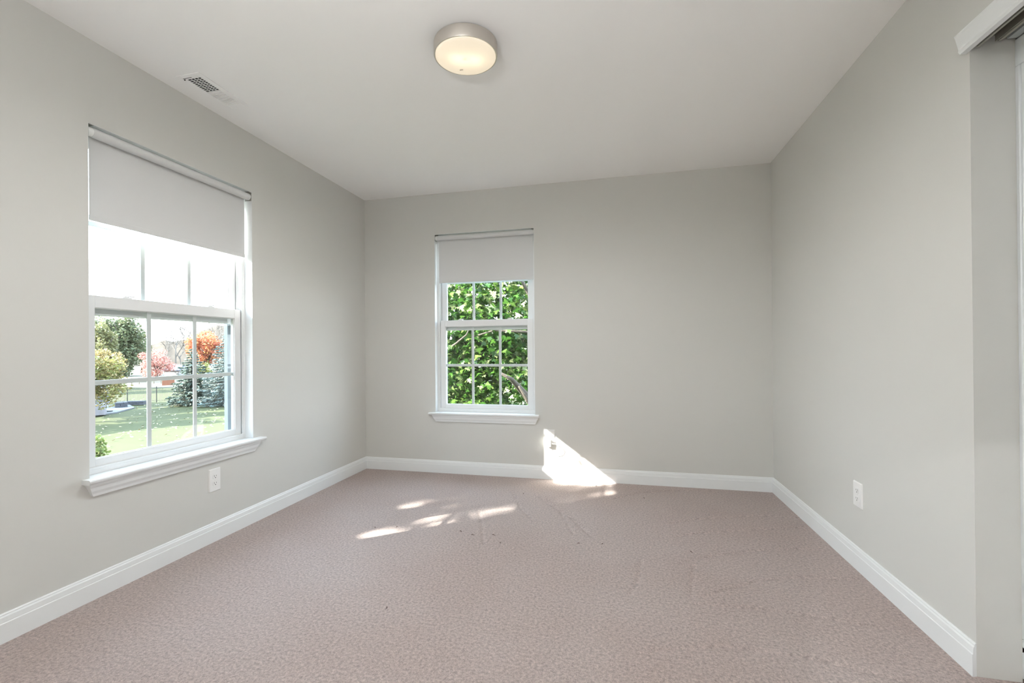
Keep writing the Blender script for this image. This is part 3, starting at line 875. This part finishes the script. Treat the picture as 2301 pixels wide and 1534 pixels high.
bare(336, 850, 105, 10.0, 3, 'leafless tree rising behind the pink tree, near the left bar')
bare(372, 850, 110, 8.5, 4, 'faint leafless tree on the hillside over the pink tree')
bare(430, 850, 100, 9.0, 5, 'leafless tree behind the top of the nearer spruce')
bare(488, 850, 90, 11.0, 6, 'leafless tree whose twigs stand above the orange tree')
bare(450, 850, 120, 12.0, 7, 'far leafless tree beside the middle bar, left of the orange crown')
bare(212, 850, 100, 13.5, 8, 'leafless tree behind the evergreen at the window edge')

# black metal fence
fa, fb = onground(200, 906), onground(560, 898)
ft = (fb - fa).normalized()
post0 = onground(292.5, 903)
k0 = (post0 - fa).dot(ft)
root = empty('yard_fence', (fa.x, fa.y, GROUND)); tag(root, 'black metal picket fence along the far side of the lawn', 'fence')
span = 2.15
L = (fb - fa).length
s = k0 % span
while s < L:
    p = fa + ft * s
    m = MB(); m.tube([(p.x, p.y, GROUND - .1), (p.x, p.y, GROUND + 1.26)], .035, 6); m.build('fence_post', M['iron'], root)
    if s + span < L:
        m = MB()
        for z in (.12, .98, 1.14):
            q = p + ft * span
            m.tube([(p.x, p.y, GROUND + z), (q.x, q.y, GROUND + z)], .016, 4)
        for j in range(1, 20):
            q = p + ft * (span * j / 20)
            m.tube([(q.x, q.y, GROUND + .05), (q.x, q.y, GROUND + 1.16)], .008, 4)
        m.build('picket_panel', M['iron'], root)
    s += span

# patio, low wall, draped umbrella
pa = [onground(*q) for q in ((150, 945), (215, 934), (262, 928), (302, 917), (292, 911), (215, 912), (150, 916))]
m = MB(); m.sweep([(p.x, p.y, GROUND - .05) for p in pa], [(p.x, p.y, GROUND + .07) for p in pa])
struct(m.build('patio', M['concrete']))
def block_wall(a, b2, h, wd):
    a, b2 = onground(*a), onground(*b2)
    t = (b2 - a).normalized(); n = Vector((-t.y, t.x, 0)) * wd / 2
    L = (b2 - a).length; r = random.Random(2); m = MB()
    for row in range(3):
        s = -.2 * (row % 2)
        while s < L:
            e = min(L, s + .38 + r.random() * .12); s0 = max(0, s)
            if e - s0 > .03:
                j = r.uniform(-.02, .02)
                p, q = a + t * (s0 + .006), a + t * (e - .006)
                z0, z1 = GROUND + .02 + row * h / 3, GROUND + .02 + (row + 1) * h / 3 - .008
                k = n * (1 + j)
                m.sweep([tuple(v + Vector((0, 0, z0 - v.z))) for v in (p - k, q - k, q + k, p + k)], [tuple(v + Vector((0, 0, z1 - v.z))) for v in (p - k, q - k, q + k, p + k)])
            s = e
    return m
tag(block_wall((258, 917), (286, 915), .42, .9).build('fire_pit', M['stone'], bevel=.02), 'square grey stone fire pit on the shaded patio', 'fire pit')
tag(block_wall((286, 910), (326, 909), .30, .4).build('garden_wall', M['stone'], bevel=.02), 'low grey stone wall behind the fire pit, in front of the black fence', 'wall')
u = onground(238, 927)
root = empty('patio_umbrella', (u.x, u.y, GROUND)); tag(root, 'closed umbrella pole with pale lilac cloth on a round black base on the patio', 'umbrella')
MB().lathe([(.001, .07), (.36, .07), (.36, .13), (.30, .16), (.08, .19), (.001, .19)], (u.x, u.y, GROUND), 32).build('base', M['iron'], root)
MB().tube([(u.x, u.y, GROUND + .15), (u.x, u.y, GROUND + 2.7)], .035, 10).build('pole', M['iron'], root)
m = MB(); n = 48
prof = [(.05, 2.7), (.10, 2.4), (.17, 1.9), (.24, 1.3), (.30, .80), (.33, .55)]
vs = [(u.x - .12 + r * (1 + .22 * math.sin(k * 8 * 2 * math.pi / n)) * math.cos(2 * math.pi * k / n), u.y - .12 + r * (1 + .22 * math.sin(k * 8 * 2 * math.pi / n)) * math.sin(2 * math.pi * k / n), GROUND + z) for r, z in prof for k in range(n)]
m.add(vs, [(i * n + k, i * n + (k + 1) % n, (i + 1) * n + (k + 1) % n, (i + 1) * n + k) for i in range(len(prof) - 1) for k in range(n)])
m.build('canopy', M['cloth'], root, smooth=True)
# table under a cloth, at the edge of the pane
u = onground(216, 934)
root = empty('patio_table', (u.x, u.y, GROUND)); tag(root, 'patio table under a pale hanging cloth at the window edge', 'table')
m = MB(); n = 40
vs = [(u.x + r * (1 + w * math.sin(k * 6 * 2 * math.pi / n)) * math.cos(2 * math.pi * k / n), u.y + r * (1 + w * math.sin(k * 6 * 2 * math.pi / n)) * math.sin(2 * math.pi * k / n), GROUND + z) for r, z, w in ((.001, .78, 0), (.42, .78, 0), (.46, .70, .03), (.50, .30, .08), (.52, .08, .1)) for k in range(n)]
m.add(vs, [(i * n + k, i * n + (k + 1) % n, (i + 1) * n + (k + 1) % n, (i + 1) * n + k) for i in range(4) for k in range(n)])
m.build('tablecloth', M['cloth'], root, smooth=True)
MB().tube([(u.x, u.y, GROUND + .06), (u.x, u.y, GROUND + .77)], .05, 10).build('pedestal', M['iron'], root)

# orange board screen and a thin rail fence farther off
a, b2 = onground(364, 866), onground(392, 865)
root = empty('board_screen', a); tag(root, 'faded orange slatted board screen beyond the black fence', 'screen')
t = (b2 - a); m = MB()
for k in range(14):
    p = a + t * (k / 14); q = a + t * ((k + .8) / 14)
    m.sweep([(p.x, p.y, GROUND), (q.x, q.y, GROUND), (q.x, q.y + .05, GROUND), (p.x, p.y + .05, GROUND)], [(p.x, p.y, GROUND + 1.0), (q.x, q.y, GROUND + 1.0), (q.x, q.y + .05, GROUND + 1.0), (p.x, p.y + .05, GROUND + 1.0)])
m.build('slats', M['orange'], root)
for z in (.25, .8): MB().tube([(a.x, a.y + .08, GROUND + z), (b2.x, b2.y + .08, GROUND + z)], .03, 4).build('rail', M['wood'], root)
a, b2 = onground(296, 864), onground(362, 862)
root = empty('rail_fence', a); tag(root, 'thin two-rail wooden fence on the far grass, left of the orange screen', 'fence')
for k in range(5):
    p = a.lerp(b2, k / 4); MB().tube([(p.x, p.y, GROUND), (p.x, p.y, GROUND + .85)], .05, 5).build('post', M['wood'], root)
for z in (.3, .75): MB().tube([(a.x, a.y, GROUND + z), (b2.x, b2.y, GROUND + z)], .028, 4).build('rail', M['wood'], root)

# neighbour's shed roof
c = onground(386, 845)
root = empty('garden_shed', (c.x, c.y, GROUND)); tag(root, 'small white shed with a grey blue roof far beyond the fences', 'shed')
e = RT.copy(); e.z = 0; e.normalize(); g = Vector((-e.y, e.x, 0))
def shp(u_, v_, z): return tuple(Vector((c.x, c.y, GROUND + z)) + e * u_ + g * v_)
m = MB(); m.sweep([shp(-1.2, 0, 0), shp(1.2, 0, 0), shp(1.2, 2.2, 0), shp(-1.2, 2.2, 0)], [shp(-1.2, 0, 1.0), shp(1.2, 0, 1.0), shp(1.2, 2.2, 1.0), shp(-1.2, 2.2, 1.0)]); m.build('walls', M['siding'], root)
m = MB(); m.sweep([shp(-1.5, -.2, .95), shp(-1.5, 2.4, .95), shp(-1.2, 1.1, 1.9)], [shp(1.5, -.2, .95), shp(1.5, 2.4, .95), shp(1.2, 1.1, 1.9)]); m.build('roof', M['roof'], root)

# trees left of the view; their long shadows cross the lawn
dk = [(.14, .22, .08), (.20, .28, .10), (.30, .32, .12)]
for k, (x, y, h, r) in enumerate([(-36.6, 18.2, 9.0, 2.7), (-42.2, 20.4, 9.0, 2.9), (-42.5, 14.0, 9.0, 2.7), (-32.2, 12.8, 9.0, 2.5), (-58.5, 33.2, 9.0, 2.9), (-52.6, 29.6, 9.0, 2.6)]):
    lab = ['round dark tree left of the lawn, nearest its middle', 'dark tree left of the lawn, level with the patio', 'dark tree behind the patio umbrella, off to the side', 'smaller dark tree nearest the house on the left of the lawn', 'broad dark tree beyond the fence, farthest off', 'dark tree just beyond the fence, left of the evergreen'][k]
    broadleaf('shade_tree', (x, y, GROUND), (x, y, GROUND + h * .62), (r, r, h * .40), 3500, .36, None, lab, 'shade trees beside the lawn', seed=40 + k, r0=.22, lumps=34, lump=.4, shell=.3, cols_mat=M.setdefault('dk', leafmat('dark leaves', dk, .2)))

# fallen leaves
rng = np.random.default_rng(31)
n = 1500
P = np.stack([rng.uniform(-40, -12, n), rng.uniform(8, 32, n), np.full(n, GROUND + .07)], 1)
P[:, 2] += np.array([bumps(x, y) for x, y, _ in P])
o = npmesh('fallen_leaves', leaves(P, .13, rng, LEAF, up=2.5), 6, leafmat('dry leaves', [(.62, .58, .40), (.55, .46, .25), (.70, .68, .52)], .1), None)
tag(o, 'pale fallen leaves scattered over the mown lawn', 'leaves', kind='stuff')
